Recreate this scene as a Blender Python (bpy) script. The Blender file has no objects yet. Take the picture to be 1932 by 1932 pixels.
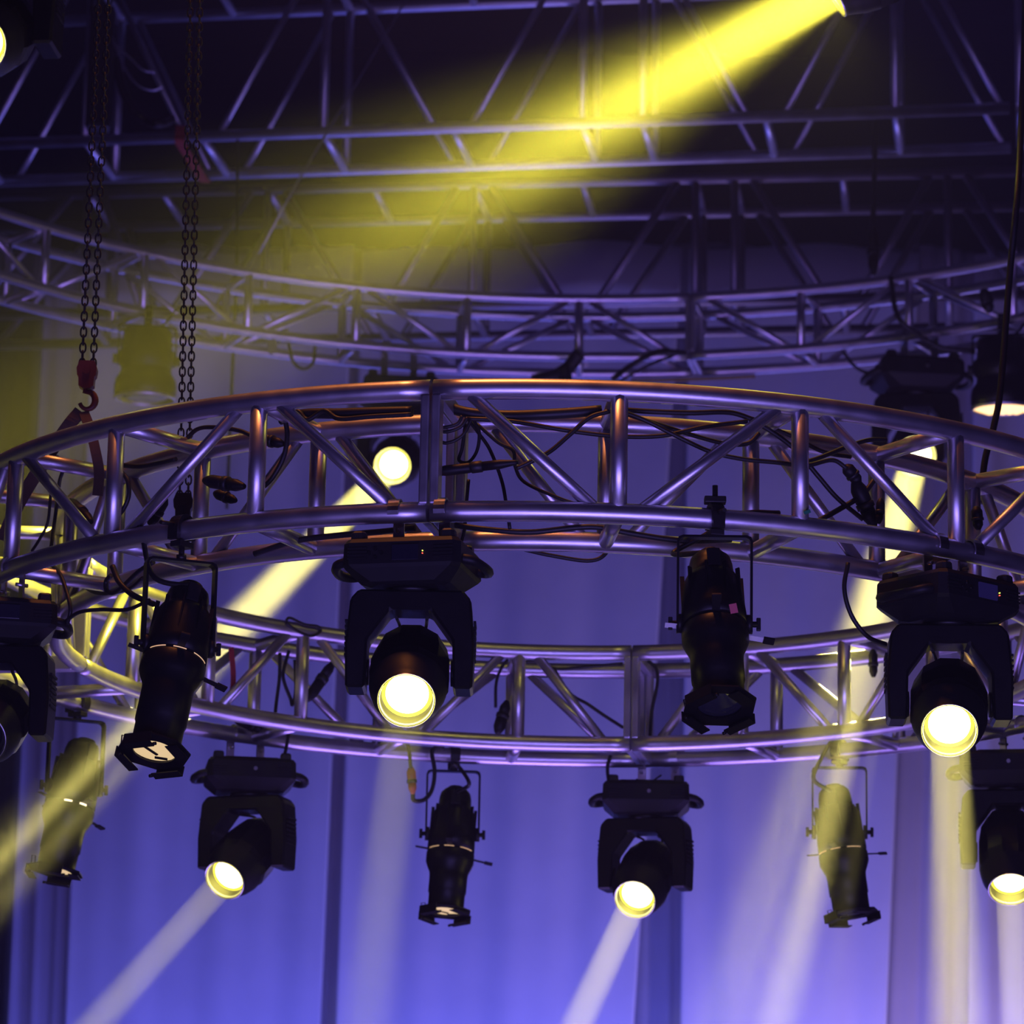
import bpy, bmesh, math, random
from mathutils import Vector as V, Matrix as M

random.seed(7)
S = bpy.context.scene
C = S.collection
PI = math.pi
rad = math.radians

# ------------------------------------------------------------------ camera
F_PX, PITCH, ROLL, CAM_Z = 6523.5, 0.240931, -0.0195386, 1.6
_R, _U, _F = V((1, 0, 0)), V((0, -math.sin(PITCH), math.cos(PITCH))), V((0, math.cos(PITCH), math.sin(PITCH)))
CR = math.cos(ROLL) * _R - math.sin(ROLL) * _U
CU = math.sin(ROLL) * _R + math.cos(ROLL) * _U
CAM = V((0, 0, CAM_Z))
cam = bpy.data.cameras.new('camera')
cam_ob = bpy.data.objects.new('camera', cam)
C.objects.link(cam_ob)
cam_ob.matrix_world = M.Translation(CAM) @ M((CR, CU, -_F)).transposed().to_4x4()
cam.sensor_width = 36.0
cam.lens = 36.0 * F_PX / 1932.0
cam.clip_end = 200
cam.dof.use_dof = True
cam.dof.focus_distance = 8.0
cam.dof.aperture_fstop = 7.0
S.camera = cam_ob


def P(px, py, y):
    """World point seen at photo position px, py that lies at distance y in front of the camera foot."""
    d = _F + CR * ((px - 966) / F_PX) + CU * ((966 - py) / F_PX)
    return CAM + d * (y / d.y)


HAZE = 0.003
# ------------------------------------------------------------------ world, haze, exposure
w = bpy.data.worlds.new('stage_air')
S.world = w
w.use_nodes = True
wt = w.node_tree
wt.nodes.clear()
wo = wt.nodes.new('ShaderNodeOutputWorld')
bg = wt.nodes.new('ShaderNodeBackground')
bg.inputs[0].default_value = (0.0, 0.0, 0.0, 1)
bg.inputs[1].default_value = 0.0
wt.links.new(bg.outputs[0], wo.inputs[0])
vs = wt.nodes.new('ShaderNodeVolumeScatter')
vs.inputs['Color'].default_value = (1, 1, 1, 1)
vs.inputs['Density'].default_value = HAZE
vs.inputs['Anisotropy'].default_value = 0.0
wt.links.new(vs.outputs[0], wo.inputs[1])

S.view_settings.view_transform = 'Standard'
S.view_settings.look = 'None'
S.view_settings.exposure = 0.0
S.view_settings.gamma = 1.0
S.view_settings.use_curve_mapping = False
cy = S.cycles
cy.max_bounces = 4
cy.diffuse_bounces = 2
cy.glossy_bounces = 2
cy.transmission_bounces = 2
cy.volume_bounces = 0
cy.transparent_max_bounces = 4
cy.sample_clamp_indirect = 3.0
cy.sample_clamp_direct = 0.0
cy.caustics_reflective = False
cy.caustics_refractive = False
cy.use_denoising = True


def area_light(name, loc, target, size, size_y, color, power, spread=180):
    l = bpy.data.lights.new(name, 'AREA')
    l.shape = 'RECTANGLE'
    l.size, l.size_y = size, size_y
    l.color = color
    l.energy = power
    l.spread = rad(spread)
    o = bpy.data.objects.new(name, l)
    C.objects.link(o)
    o.location = loc
    o.rotation_euler = (V(target) - V(loc)).to_track_quat('-Z', 'Y').to_euler()
    return o


BLUE = (0.145, 0.15, 1.0)
VIOLET = (0.36, 0.21, 1.0)
area_light('curtain_wash_light', (-1.9, 20.1, 1.45), (-1.9, 21, 4.0), 3.4, 0.3, BLUE, 88, 130)
area_light('curtain_wash_light', (1.5, 20.1, 1.45), (1.5, 21, 4.0), 3.4, 0.3, BLUE, 122, 130)
area_light('curtain_wash_light', (3.0, 20.1, 1.45), (2.6, 21, 4.0), 1.6, 0.3, (0.75, 0.5, 1.0), 44, 130)
area_light('stage_floor_light', (0.6, 11.4, 0.2), (0.5, 13.0, 6.0), 5.0, 2.4, VIOLET, 150, 125)
area_light('front_floor_light', (0.5, 3.2, 0.25), (0.2, 8.6, 4.2), 5.0, 2.0, (0.31, 0.22, 1.0), 130, 100)
area_light('warm_work_light', (-0.6, 7.9, 8.6), (0.1, 8.0, 3.5), 0.5, 0.5, (1.0, 0.30, 0.07), 14, 55)

# ------------------------------------------------------------------ materials


def mat(name, color, rough=0.5, metal=0.0, noise=None, bump=None, emit=None, spec=0.5, sheen=0.0):
    m = bpy.data.materials.new(name)
    m.use_nodes = True
    t = m.node_tree
    b = t.nodes['Principled BSDF']
    b.inputs['Base Color'].default_value = (*color, 1)
    b.inputs['Roughness'].default_value = rough
    b.inputs['Metallic'].default_value = metal
    b.inputs['Specular IOR Level'].default_value = spec
    if sheen:
        b.inputs['Sheen Weight'].default_value = sheen
    tc = t.nodes.new('ShaderNodeTexCoord')
    if noise:
        sc, amt, ramt = noise
        n = t.nodes.new('ShaderNodeTexNoise')
        n.inputs['Scale'].default_value = sc
        n.inputs['Detail'].default_value = 4
        t.links.new(tc.outputs['Object'], n.inputs['Vector'])
        mx = t.nodes.new('ShaderNodeMix')
        mx.data_type = 'RGBA'
        mx.inputs[6].default_value = (*[c * (1 - amt) for c in color], 1)
        mx.inputs[7].default_value = (*[min(1, c * (1 + amt)) for c in color], 1)
        t.links.new(n.outputs['Fac'], mx.inputs[0])
        t.links.new(mx.outputs[2], b.inputs['Base Color'])
        mr = t.nodes.new('ShaderNodeMapRange')
        mr.inputs['To Min'].default_value = max(0.02, rough - ramt)
        mr.inputs['To Max'].default_value = min(1, rough + ramt)
        t.links.new(n.outputs['Fac'], mr.inputs['Value'])
        t.links.new(mr.outputs[0], b.inputs['Roughness'])
    if bump:
        sc, st = bump
        n2 = t.nodes.new('ShaderNodeTexNoise')
        n2.inputs['Scale'].default_value = sc
        n2.inputs['Detail'].default_value = 3
        t.links.new(tc.outputs['Object'], n2.inputs['Vector'])
        bp = t.nodes.new('ShaderNodeBump')
        bp.inputs['Strength'].default_value = st
        bp.inputs['Distance'].default_value = 0.002
        t.links.new(n2.outputs['Fac'], bp.inputs['Height'])
        t.links.new(bp.outputs[0], b.inputs['Normal'])
    if emit:
        col, st = emit
        b.inputs['Emission Color'].default_value = (*col, 1)
        b.inputs['Emission Strength'].default_value = st
        m.cycles.emission_sampling = 'NONE'
    return m


ALU = mat('brushed_aluminium', (0.60, 0.58, 0.62), 0.38, 0.94, noise=(14, 0.18, 0.10), bump=(60, 0.08))
ALU_DULL = mat('dull_aluminium', (0.50, 0.50, 0.54), 0.45, 1.0, noise=(9, 0.2, 0.1))
ALU_SHADED = mat('shaded_aluminium', (0.22, 0.20, 0.22), 0.5, 1.0, noise=(9, 0.2, 0.1))  # darker copy of the aluminium, the rear truss's shade put into its colour
STEEL = mat('bright_steel', (0.66, 0.66, 0.68), 0.3, 1.0, noise=(30, 0.1, 0.08))
BLACK = mat('black_paint', (0.004, 0.004, 0.0045), 0.40, 0.0, noise=(20, 0.3, 0.06), spec=0.22)
BLACKPLASTIC = mat('black_plastic', (0.007, 0.007, 0.008), 0.5, 0.0, noise=(25, 0.3, 0.08), spec=0.22)
RUBBER = mat('black_rubber', (0.008, 0.008, 0.008), 0.5, 0.0, noise=(40, 0.3, 0.1), spec=0.4)
CHAINSTEEL = mat('blackened_chain_steel', (0.012, 0.011, 0.011), 0.5, 0.4, noise=(40, 0.3, 0.1))
HOOKRED = mat('red_painted_steel', (0.16, 0.03, 0.012), 0.5, 0.0, noise=(30, 0.35, 0.1))
REDWEB = mat('red_webbing', (0.22, 0.012, 0.012), 0.9, 0.0, noise=(60, 0.3, 0.05))
REDCABLE = mat('red_cable_jacket', (0.30, 0.015, 0.02), 0.5)
ORANGE = mat('orange_connector_plastic', (0.55, 0.10, 0.03), 0.45)
SLING = mat('brown_sling_webbing', (0.10, 0.055, 0.03), 0.9, noise=(60, 0.3, 0.05))
GREENTAPE = mat('green_tape', (0.01, 0.16, 0.08), 0.5)
WHITETAG = mat('white_label', (0.75, 0.75, 0.75), 0.6)
LENS_HOT = mat('lit_lens_core', (1, 0.95, 0.6), 0.2, emit=((1.0, 0.93, 0.42), 9.0))
LENS_RIM = mat('lit_lens_edge', (0.8, 0.7, 0.1), 0.2, emit=((1.0, 0.86, 0.06), 0.9))
BARREL = mat('satin_inner_barrel', (0.035, 0.034, 0.03), 0.35, 0.0, spec=0.4)
LENS_OFF = mat('dark_lens_glass', (0.02, 0.022, 0.03), 0.06, spec=0.9)
LENS_WARM = mat('dim_warm_lens', (0.2, 0.15, 0.08), 0.1, emit=((1.0, 0.72, 0.36), 0.75))
LEAK = mat('light_through_shutter_slot', (0.9, 0.7, 0.4), 0.3, emit=((1.0, 0.60, 0.24), 0.6))
LEAK_HOT = mat('bright_light_through_shutter_slot', (0.9, 0.9, 0.7), 0.3, emit=((1.0, 0.85, 0.55), 2.0))
PARLENS = mat('lit_par_lens', (1, 0.8, 0.5), 0.3, emit=((1.0, 0.58, 0.22), 2.0))
SCREEN = mat('menu_screen', (0.004, 0.004, 0.012), 0.3, emit=((0.12, 0.10, 0.55), 0.006))
SCREEN_LIT = mat('lit_menu_screen', (0.004, 0.004, 0.012), 0.3, emit=((0.10, 0.07, 0.62), 0.07))
LED_G = mat('yellow_green_indicator', (0.1, 0.1, 0.0), 0.4, emit=((0.7, 0.8, 0.1), 3.0))
LED_R = mat('red_indicator', (0.1, 0.0, 0.0), 0.4, emit=((1.0, 0.08, 0.05), 3.0))
YELLOWROPE = mat('yellow_marked_rope', (0.30, 0.22, 0.05), 0.9, noise=(120, 0.8, 0.05))


def drape_mat(name, color, rough=0.95):
    m = mat(name, color, rough, 0, noise=(3.0, 0.10, 0.03), bump=(300, 0.15), sheen=0.15, spec=0.2)
    return m


DRAPE = drape_mat('pale_drape_cloth', (0.55, 0.55, 0.60))
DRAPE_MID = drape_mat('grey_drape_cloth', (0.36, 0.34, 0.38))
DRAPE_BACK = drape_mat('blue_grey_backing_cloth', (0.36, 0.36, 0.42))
DRAPE_DARK = drape_mat('dark_drape_cloth', (0.035, 0.035, 0.04))
DRAPE_BLACK = drape_mat('black_masking_cloth', (0.008, 0.008, 0.009))
CEIL = mat('dark_ceiling_paint', (0.03, 0.03, 0.04), 0.9, noise=(1.0, 0.3, 0.05))
FLOOR = mat('black_stage_floor', (0.004, 0.004, 0.0045), 0.9, noise=(4, 0.3, 0.05), spec=0.1)
WALL = mat('dark_wall_paint', (0.02, 0.02, 0.03), 0.9, noise=(1.0, 0.3, 0.05))

# ------------------------------------------------------------------ mesh helpers


def basis(d):
    d = d.normalized()
    a = V((0, 0, 1)) if abs(d.z) < 0.95 else V((1, 0, 0))
    x = a.cross(d).normalized()
    return x, d.cross(x).normalized(), d


class MB:
    def __init__(s):
        s.v, s.f, s.sm = [], [], []

    def add(s, verts, faces, smooth=False):
        o = len(s.v)
        s.v += [V(p) for p in verts]
        s.f += [tuple(i + o for i in f) for f in faces]
        s.sm += [smooth] * len(faces)
        return s

    def tube(s, pts, r, n=10, closed=False, caps=True):
        pts = [V(p) for p in pts]
        k = len(pts)
        rr = r if isinstance(r, (list, tuple)) else [r] * k
        vs, fs = [], []
        prev = None
        for i, p in enumerate(pts):
            if closed:
                t = pts[(i + 1) % k] - pts[i - 1]
            else:
                t = pts[min(i + 1, k - 1)] - pts[max(i - 1, 0)]
            t.normalize()
            if prev is None:
                x, y, _ = basis(t)
            else:
                x = (prev - t * prev.dot(t))
                if x.length < 1e-6:
                    x, _, _ = basis(t)
                x.normalize()
                y = t.cross(x)
            prev = x
            for j in range(n):
                a = 2 * PI * j / n
                vs.append(p + (x * math.cos(a) + y * math.sin(a)) * rr[i])
        m = k if closed else k - 1
        for i in range(m):
            for j in range(n):
                a, b = i * n + j, i * n + (j + 1) % n
                c, d = ((i + 1) % k) * n + (j + 1) % n, ((i + 1) % k) * n + j
                fs.append((a, b, c, d))
        s.add(vs, fs, True)
        if caps and not closed:
            o = len(s.v) - len(vs)
            s.f += [tuple(o + j for j in reversed(range(n))), tuple(o + (k - 1) * n + j for j in range(n))]
            s.sm += [False, False]
        return s

    def cyl(s, a, b, r, n=12, r2=None):
        return s.tube([a, b], [r, r if r2 is None else r2], n)

    def box(s, c, size, mx=None, bev=0.0):
        b = bmesh.new()
        bmesh.ops.create_cube(b, size=1)
        bmesh.ops.scale(b, vec=V(size), verts=b.verts)
        if bev:
            bmesh.ops.bevel(b, geom=list(b.edges), offset=bev, segments=2, profile=0.6, affect='EDGES')
        s._bm(b, M.Translation(V(c)) @ (mx.to_4x4() if mx is not None else M.Identity(4)))
        return s

    def _bm(s, b, T):
        b.verts.index_update()
        s.add([T @ v.co for v in b.verts], [[v.index for v in f.verts] for f in b.faces], False)
        b.free()

    def prism(s, poly, depth, T=None, bev=0.0):
        """poly in the local xz plane, extruded along local y from -depth/2 to depth/2."""
        T = T if T is not None else M.Identity(4)
        b = bmesh.new()
        vv = [b.verts.new((x, -depth / 2, z)) for x, z in poly]
        f = b.faces.new(vv)
        r = bmesh.ops.extrude_face_region(b, geom=[f])
        bmesh.ops.translate(b, vec=(0, depth, 0), verts=[g for g in r['geom'] if isinstance(g, bmesh.types.BMVert)])
        bmesh.ops.recalc_face_normals(b, faces=b.faces)
        if bev:
            bmesh.ops.bevel(b, geom=list(b.edges), offset=bev, segments=1, affect='EDGES')
        bmesh.ops.triangulate(b, faces=[q for q in b.faces if len(q.verts) > 4])
        s._bm(b, T)
        return s

    def lathe(s, prof, n=24, T=None, smooth=True, caps=True):
        """prof: (radius, z) pairs around local z."""
        T = T if T is not None else M.Identity(4)
        vs, fs = [], []
        for r, z in prof:
            for j in range(n):
                a = 2 * PI * (j + 0.5) / n
                vs.append(T @ V((r * math.cos(a), r * math.sin(a), z)))
        for i in range(len(prof) - 1):
            for j in range(n):
                fs.append((i * n + j, i * n + (j + 1) % n, (i + 1) * n + (j + 1) % n, (i + 1) * n + j))
        s.add(vs, fs, smooth)
        if caps:
            o = len(s.v) - len(vs)
            s.f += [tuple(o + j for j in reversed(range(n))), tuple(o + (len(prof) - 1) * n + j for j in range(n))]
            s.sm += [False, False]
        return s

    def loft(s, loops, T=None):
        T = T if T is not None else M.Identity(4)
        n = len(loops[0])
        vs = [T @ V(p) for l in loops for p in l]
        fs = []
        for i in range(len(loops) - 1):
            for j in range(n):
                fs.append((i * n + j, i * n + (j + 1) % n, (i + 1) * n + (j + 1) % n, (i + 1) * n + j))
        fs.append(tuple(reversed(range(n))))
        fs.append(tuple((len(loops) - 1) * n + j for j in range(n)))
        s.add(vs, fs, False)
        return s

    def obj(s, name, m, parent=None, inv=None):
        me = bpy.data.meshes.new(name)
        vs = s.v if inv is None else [inv @ p for p in s.v]
        me.from_pydata([tuple(p) for p in vs], [], s.f)
        b = bmesh.new()
        b.from_mesh(me)
        bmesh.ops.recalc_face_normals(b, faces=b.faces)
        b.to_mesh(me)
        b.free()
        me.polygons.foreach_set('use_smooth', s.sm)
        me.materials.append(m)
        o = bpy.data.objects.new(name, me)
        C.objects.link(o)
        if parent is not None:
            o.parent = parent
        return o


def tag(o, label, cat, group=None, kind=None):
    o['label'] = label
    o['category'] = cat
    if group:
        o['group'] = group
    if kind:
        o['kind'] = kind
    return o


def root(name, loc, label, cat, group=None):
    o = bpy.data.objects.new(name, None)
    C.objects.link(o)
    o.location = loc
    o.empty_display_size = 0.1
    return tag(o, label, cat, group)


def struct(name, mb, m):
    o = mb.obj(name, m)
    o['kind'] = 'structure'
    return o


def spline(pts, seg=8):
    pts = [V(p) for p in pts]
    if len(pts) < 3:
        return pts
    q = [2 * pts[0] - pts[1]] + pts + [2 * pts[-1] - pts[-2]]
    out = []
    for i in range(1, len(q) - 2):
        a, b, c, d = q[i - 1:i + 3]
        for k in range(seg):
            t = k / seg
            out.append(0.5 * ((2 * b) + (c - a) * t + (2 * a - 5 * b + 4 * c - d) * t * t + (3 * b - a - 3 * c + d) * t ** 3))
    out.append(pts[-1])
    return out


# ------------------------------------------------------------------ the hall
struct('floor', MB().box((0, 10, -0.05), (26, 32, 0.1)), FLOOR)
struct('ceiling', MB().box((0, 12, 11.05), (26, 28, 0.1)), CEIL)
struct('wall_back', MB().box((0, 24.05, 5.5), (26, 0.1, 11)), WALL)


def drape(name, label, m, y, top, bot, amp=0.05, wave=0.22, seed=0, group=None, hem=0.0, z_bot=0.05):
    """A hanging cloth between two photo spans: top = (x0, x1, y_photo), bot = (x0, x1, y_photo); runs on down to the floor."""
    rnd = random.Random(seed)
    t0, t1 = P(top[0], top[2], y), P(top[1], top[2], y)
    b0, b1 = P(bot[0], bot[2], y), P(bot[1], bot[2], y)
    # extend the side edges to the floor
    def down(t, b):
        k = (t.z - z_bot) / (t.z - b.z)
        return t + (b - t) * k
    b0, b1 = down(t0, b0), down(t1, b1)
    W = max((t1 - t0).length, (b1 - b0).length)
    nu = max(12, int(W / 0.02))
    nv = 26
    ph = [rnd.uniform(0, 6.28) for _ in range(6)]
    vs, fs = [], []
    for back in (0, 1):
        for j in range(nv + 1):
            v = j / nv
            for i in range(nu + 1):
                u = i / nu
                p = (t0 + (t1 - t0) * u) * (1 - v) + (b0 + (b1 - b0) * u) * v
                s = u * W
                k = 2 * PI / wave
                off = amp * (0.55 * math.sin(s * k + ph[0] + 0.8 * math.sin(1.7 * v + ph[1])) + 0.30 * math.sin(s * k * 0.43 + ph[2] + v)
                             + 0.25 * math.sin(s * k * 2.3 + ph[3] - 1.2 * v) * (0.4 + 0.6 * v))
                off += amp * 0.6 * math.sin(3.1 * v * 3 + s * 0.9 + ph[4]) * 0.35
                dz = 0.4 * hem * (1 - v) * (0.5 * math.sin(s * 2.1 + ph[5]) + 0.5 * math.sin(s * 5.3 + ph[1])) if hem else 0
                vs.append((p.x, p.y + off + back * 0.008, p.z + dz))
    n1 = (nu + 1) * (nv + 1)
    for j in range(nv):
        for i in range(nu):
            a = j * (nu + 1) + i
            fs.append((a, a + 1, a + nu + 2, a + nu + 1))
            fs.append((n1 + a, n1 + a + nu + 1, n1 + a + nu + 2, n1 + a + 1))
    edge = [i for i in range(nu)]
    for i in edge:
        fs.append((i, n1 + i, n1 + i + 1, i + 1))
        a = nv * (nu + 1) + i
        fs.append((a, a + 1, n1 + a + 1, n1 + a))
    for j in range(nv):
        a = j * (nu + 1)
        b = a + nu
        fs.append((a, a + nu + 1, n1 + a + nu + 1, n1 + a))
        fs.append((b, n1 + b, n1 + b + nu + 1, b + nu + 1))
    o = MB().add(vs, fs, True).obj(name, m)
    return tag(o, label, 'curtain', group)


DG = 'pale drapes hung across the back of the stage'
drape('stage_drape', 'pale drape panel behind the lowest head light that aims left, lit blue', DRAPE, 21.0, (176, 668, 470), (122, 605, 1932), 0.018, 0.62, 1, DG, 0.10)
drape('stage_drape', 'wide pale drape panel behind the middle of the ring truss, brightest blue', DRAPE, 21.0, (684, 1288, 466), (634, 1196, 1932), 0.018, 0.7, 2, DG, 0.12)
drape('stage_drape', 'pale drape panel to the right of the dark gap, behind the tilted ellipsoidal', DRAPE, 21.0, (1300, 1735, 470), (1284, 1672, 1932), 0.018, 0.6, 3, DG, 0.10)
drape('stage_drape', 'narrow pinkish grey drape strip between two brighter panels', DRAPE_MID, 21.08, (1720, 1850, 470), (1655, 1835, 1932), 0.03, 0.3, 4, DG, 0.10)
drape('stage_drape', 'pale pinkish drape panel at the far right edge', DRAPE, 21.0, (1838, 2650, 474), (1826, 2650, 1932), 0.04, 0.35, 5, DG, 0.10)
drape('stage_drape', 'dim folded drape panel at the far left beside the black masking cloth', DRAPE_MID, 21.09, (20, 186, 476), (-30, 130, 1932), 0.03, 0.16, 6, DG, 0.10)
drape('stage_drape', 'narrow greyer drape strip added as fold shade left of the middle panel', DRAPE_MID, 21.07, (650, 705, 468), (594, 652, 1932), 0.02, 0.09, 11, DG, 0.05)  # greyer cloth strip added to carry the shade of the folds
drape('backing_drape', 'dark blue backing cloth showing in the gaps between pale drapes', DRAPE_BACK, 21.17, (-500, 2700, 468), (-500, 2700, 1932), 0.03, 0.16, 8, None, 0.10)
drape('masking_drape', 'black masking cloth hanging at the left edge of the stage', DRAPE_BLACK, 20.4, (-620, 84, 560), (-640, 14, 1932), 0.05, 0.2, 9)

# ------------------------------------------------------------------ trusses
TR = 0.0245


def ring_truss(name, label, c, z, R, wdt, h, a0, nb, sec, parity, slope=(0, 0), flip_in=False):
    """Circular box truss: four chords, posts, diagonal braces and radial cross tubes, in bolted sections."""
    t = root(name, V((c[0], c[1], z)), label, 'truss')
    O = V((c[0], c[1], z))
    def pt(r, a, zz):
        x, y = r * math.cos(a), r * math.sin(a)
        return V((x, y, zz + slope[0] * x + slope[1] * y))
    step = 2 * PI / nb
    nsec = nb // sec
    gap = 0.0035
    for si in range(nsec):
        s0 = a0 + si * sec * step
        s1 = s0 + sec * step
        for r in (R, R - wdt):
            for zz in (0, h):
                g = gap / r
                k = sec * 6
                MB().tube([pt(r, s0 + g + (s1 - s0 - 2 * g) * i / k, zz) for i in range(k + 1)], TR, 14).obj('chord', ALU, t)
        for bi in range(sec + 1):
            a = s0 + bi * step
            end = bi in (0, sec)
            if end:
                a += (0.0125 / R) * (1 if bi == 0 else -1)
            for r in (R, R - wdt):
                aa = a if not end else s0 + bi * step + (0.0125 / r) * (1 if bi == 0 else -1)
                m = MB()
                if end:
                    p0, p1 = pt(r, aa, 0.0), pt(r, aa, h)
                    rd = V((math.cos(aa), math.sin(aa), 0))
                    tg = V((-math.sin(aa), math.cos(aa), 0))
                    m.box((p0 + p1) / 2, (0.044, 0.021, (p1 - p0).length - 0.03), M((rd, tg, V((0, 0, 1)))).transposed(), 0.004)
                else:
                    m.cyl(pt(r, aa, 0.012), pt(r, aa, h - 0.012), TR * 0.83, 12)
                m.obj('post', ALU, t)
            for zz in (0, h):
                r1, r2 = R - TR * 0.6, R - wdt + TR * 0.6
                if end:
                    p0, p1 = pt(r1, a, zz), pt(r2, a, zz)
                    tg = V((-math.sin(a), math.cos(a), 0))
                    rd = (p1 - p0).normalized()
                    MB().box((p0 + p1) / 2, ((p1 - p0).length, 0.021, 0.040), M((rd, tg, rd.cross(tg))).transposed(), 0.004).obj('cross_tube', ALU, t)
                else:
                    MB().cyl(pt(r1, a, zz), pt(r2, a, zz), TR * 0.78, 12).obj('cross_tube', ALU, t)
        for bi in range(sec):
            # even nodes are bottom nodes when parity is 0
            na_top = (bi + parity[si % len(parity)]) % 2 == 1
            for r in (R, R - wdt):
                a = s0 + bi * step + (0.092 if bi == 0 else 0.058) / r
                b = s0 + (bi + 1) * step - (0.092 if bi == sec - 1 else 0.058) / r
                za, zb = (h - 0.014, 0.014) if na_top else (0.014, h - 0.014)
                MB().cyl(pt(r, a, za), pt(r, b, zb), TR * 0.62, 10).obj('brace', ALU, t)
    return t


RC, RZ, RR, RW, RH = (0.12668, 9.3037), 1.87993 + CAM_Z, 1.65168, 0.28971, 0.29
A0 = rad(79.0)
ring_truss('ring_truss', 'circular aluminium box truss in the foreground carrying the lowest lights', RC, RZ, RR, RW, RH, A0, 24, 6, [0, 0, 1, 0], (-0.00404, -0.0015))
UC, UZ, UR, UW, UH = (0.17971, 12.8362), 4.77857 + CAM_Z, 3.7042, 0.29829, 0.29428
ring_truss('ring_truss', 'larger circular box truss hung higher up behind the foreground ring', UC, UZ, UR, UW, UH, rad(78.6), 39, 13, [0, 0, 0])


def ring_pt(c, z, R, deg):
    return V((c[0] + R * math.cos(rad(deg)), c[1] + R * math.sin(rad(deg)), z))


def ang_at(px, c, z, R, lo, hi):
    """Angle on a ring chord whose point shows at photo column px."""
    best = None
    for i in range(1601):
        a = lo + (hi - lo) * i / 1600
        p = ring_pt(c, z, R, a) - CAM
        d = p.dot(_F)
        x = 966 + F_PX * p.dot(CR) / d
        if best is None or abs(x - px) < best[0]:
            best = (abs(x - px), a)
    return best[1]


def straight_truss(name, label, p_mid, yaw, wdt, h, nodes, kinds, m, r=0.03, u0=None, u1=None, rb=0.55):
    """Straight box truss: p_mid on its near lower chord, axis turned by yaw; nodes are distances along it."""
    t = root(name, p_mid, label, 'truss')
    ax = V((math.cos(yaw), -math.sin(yaw), 0))
    cr = V((math.sin(yaw), math.cos(yaw), 0))
    up = V((0, 0, 1))
    u0 = nodes[0] if u0 is None else u0
    u1 = nodes[-1] if u1 is None else u1
    q = lambda u, c, z: ax * u + cr * c + up * z
    for c in (0, wdt):
        for z in (0, h):
            MB().cyl(q(u0, c, z), q(u1, c, z), r, 14).obj('chord', m, t)
    for u, k in zip(nodes, kinds):
        for z in (0, h):
            MB().cyl(q(u, r * 0.5, z), q(u, wdt - r * 0.5, z), r * 0.8, 12).obj('cross_tube', m, t)
        if k in 'TV':
            for c in (0, wdt):
                MB().cyl(q(u, c, r * 0.5), q(u, c, h - r * 0.5), r * 0.75, 12).obj('post', m, t)
    for i in range(len(nodes) - 1):
        a, b = kinds[i], kinds[i + 1]
        if nodes[i + 1] - nodes[i] < 0.4:
            continue
        za = h if a == 'T' else 0
        zb = 0 if za == h else h
        for c in (0, wdt):
            MB().cyl(q(nodes[i] + 0.09, c, za), q(nodes[i + 1] - 0.09, c, zb), r * rb, 10).obj('brace', m, t)
    return t, q


def u_at(px, p0, yaw, lo=-4, hi=4):
    ax = V((math.cos(yaw), -math.sin(yaw), 0))
    best = None
    for i in range(3201):
        u = lo + (hi - lo) * i / 3200
        p = p0 + ax * u - CAM
        x = 966 + F_PX * p.dot(CR) / p.dot(_F)
        if best is None or abs(x - px) < best[0]:
            best = (abs(x - px), u)
    return best[1]


YAW = rad(9.0)
PA = P(966, 237, 17.2)
na = [u_at(x, PA, YAW) for x in (-330, -60, 160, 380, 610, 855, 1098, 1212, 1445, 1690, 1925)]
straight_truss('straight_truss', 'straight box truss crossing the top, nearest of the high straight ones', PA, YAW, 0.60, 0.94, na, 'TBTBTBTTBTV', ALU_DULL, 0.031, u_at(-900, PA, YAW), u_at(1904, PA, YAW))
PB = P(966, 575, 18.6)
nb_ = [u_at(x, PB, YAW) for x in (-80, 160, 300, 500, 700, 890, 1095, 1310, 1385, 1590, 1790, 2000)]
straight_truss('straight_truss', 'dim straight box truss hung lower behind the larger ring', PB, rad(7.5), 0.60, 0.72, nb_, 'BTBTBTBTTBTB', ALU_SHADED, 0.030, u_at(-150, PB, YAW), u_at(2080, PB, YAW), 0.75)

# ------------------------------------------------------------------ fixtures


def rot_to(x, y, z):
    return M((x, y, z)).transposed().to_4x4()


def pipe_clamp(mb, u, half_w, pipe_r, z_end, T, thick=0.006, gap_side=-1):
    """Flat band hooked over a pipe at local origin (pipe along local x), plate going down to z_end."""
    ri, ro = pipe_r + 0.0025, pipe_r + 0.0025 + thick
    poly_o, poly_i = [], []
    for k in range(13):
        a = rad(-20 + 220 * k / 12)
        poly_o.append((ro * math.cos(a), ro * math.sin(a)))
        poly_i.append((ri * math.cos(a), ri * math.sin(a)))
    # polygon in local (y,z); build as prism with its depth along x
    side = 1 if gap_side < 0 else -1
    prof = [(side * y, z) for y, z in poly_o] + [(side * y, z) for y, z in reversed(poly_i)]
    R = M.Rotation(PI / 2, 4, 'Z')   # prism depth (y) -> x
    tr = T @ M.Translation((u, 0, 0)) @ R
    mb.prism([(y, z) for y, z in prof], half_w * 2, tr)
    b = MB().box((u, side * (ro + thick * 0.2), z_end / 2 - 0.004), (half_w * 2, thick, abs(z_end) - 0.004))
    mb.add([T @ p for p in b.v], b.f)
    b = MB().box((u, side * ro * 0.45, z_end + 0.003), (half_w * 2, ro * 1.1, thick))
    mb.add([T @ p for p in b.v], b.f)
    b = MB().cyl((u, side * ro * 0.9 - 0.012, -pipe_r * 1.45), (u, side * ro * 0.9 + 0.02, -pipe_r * 1.45), 0.005, 8)
    mb.add([T @ p for p in b.v], b.f, True)


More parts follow.
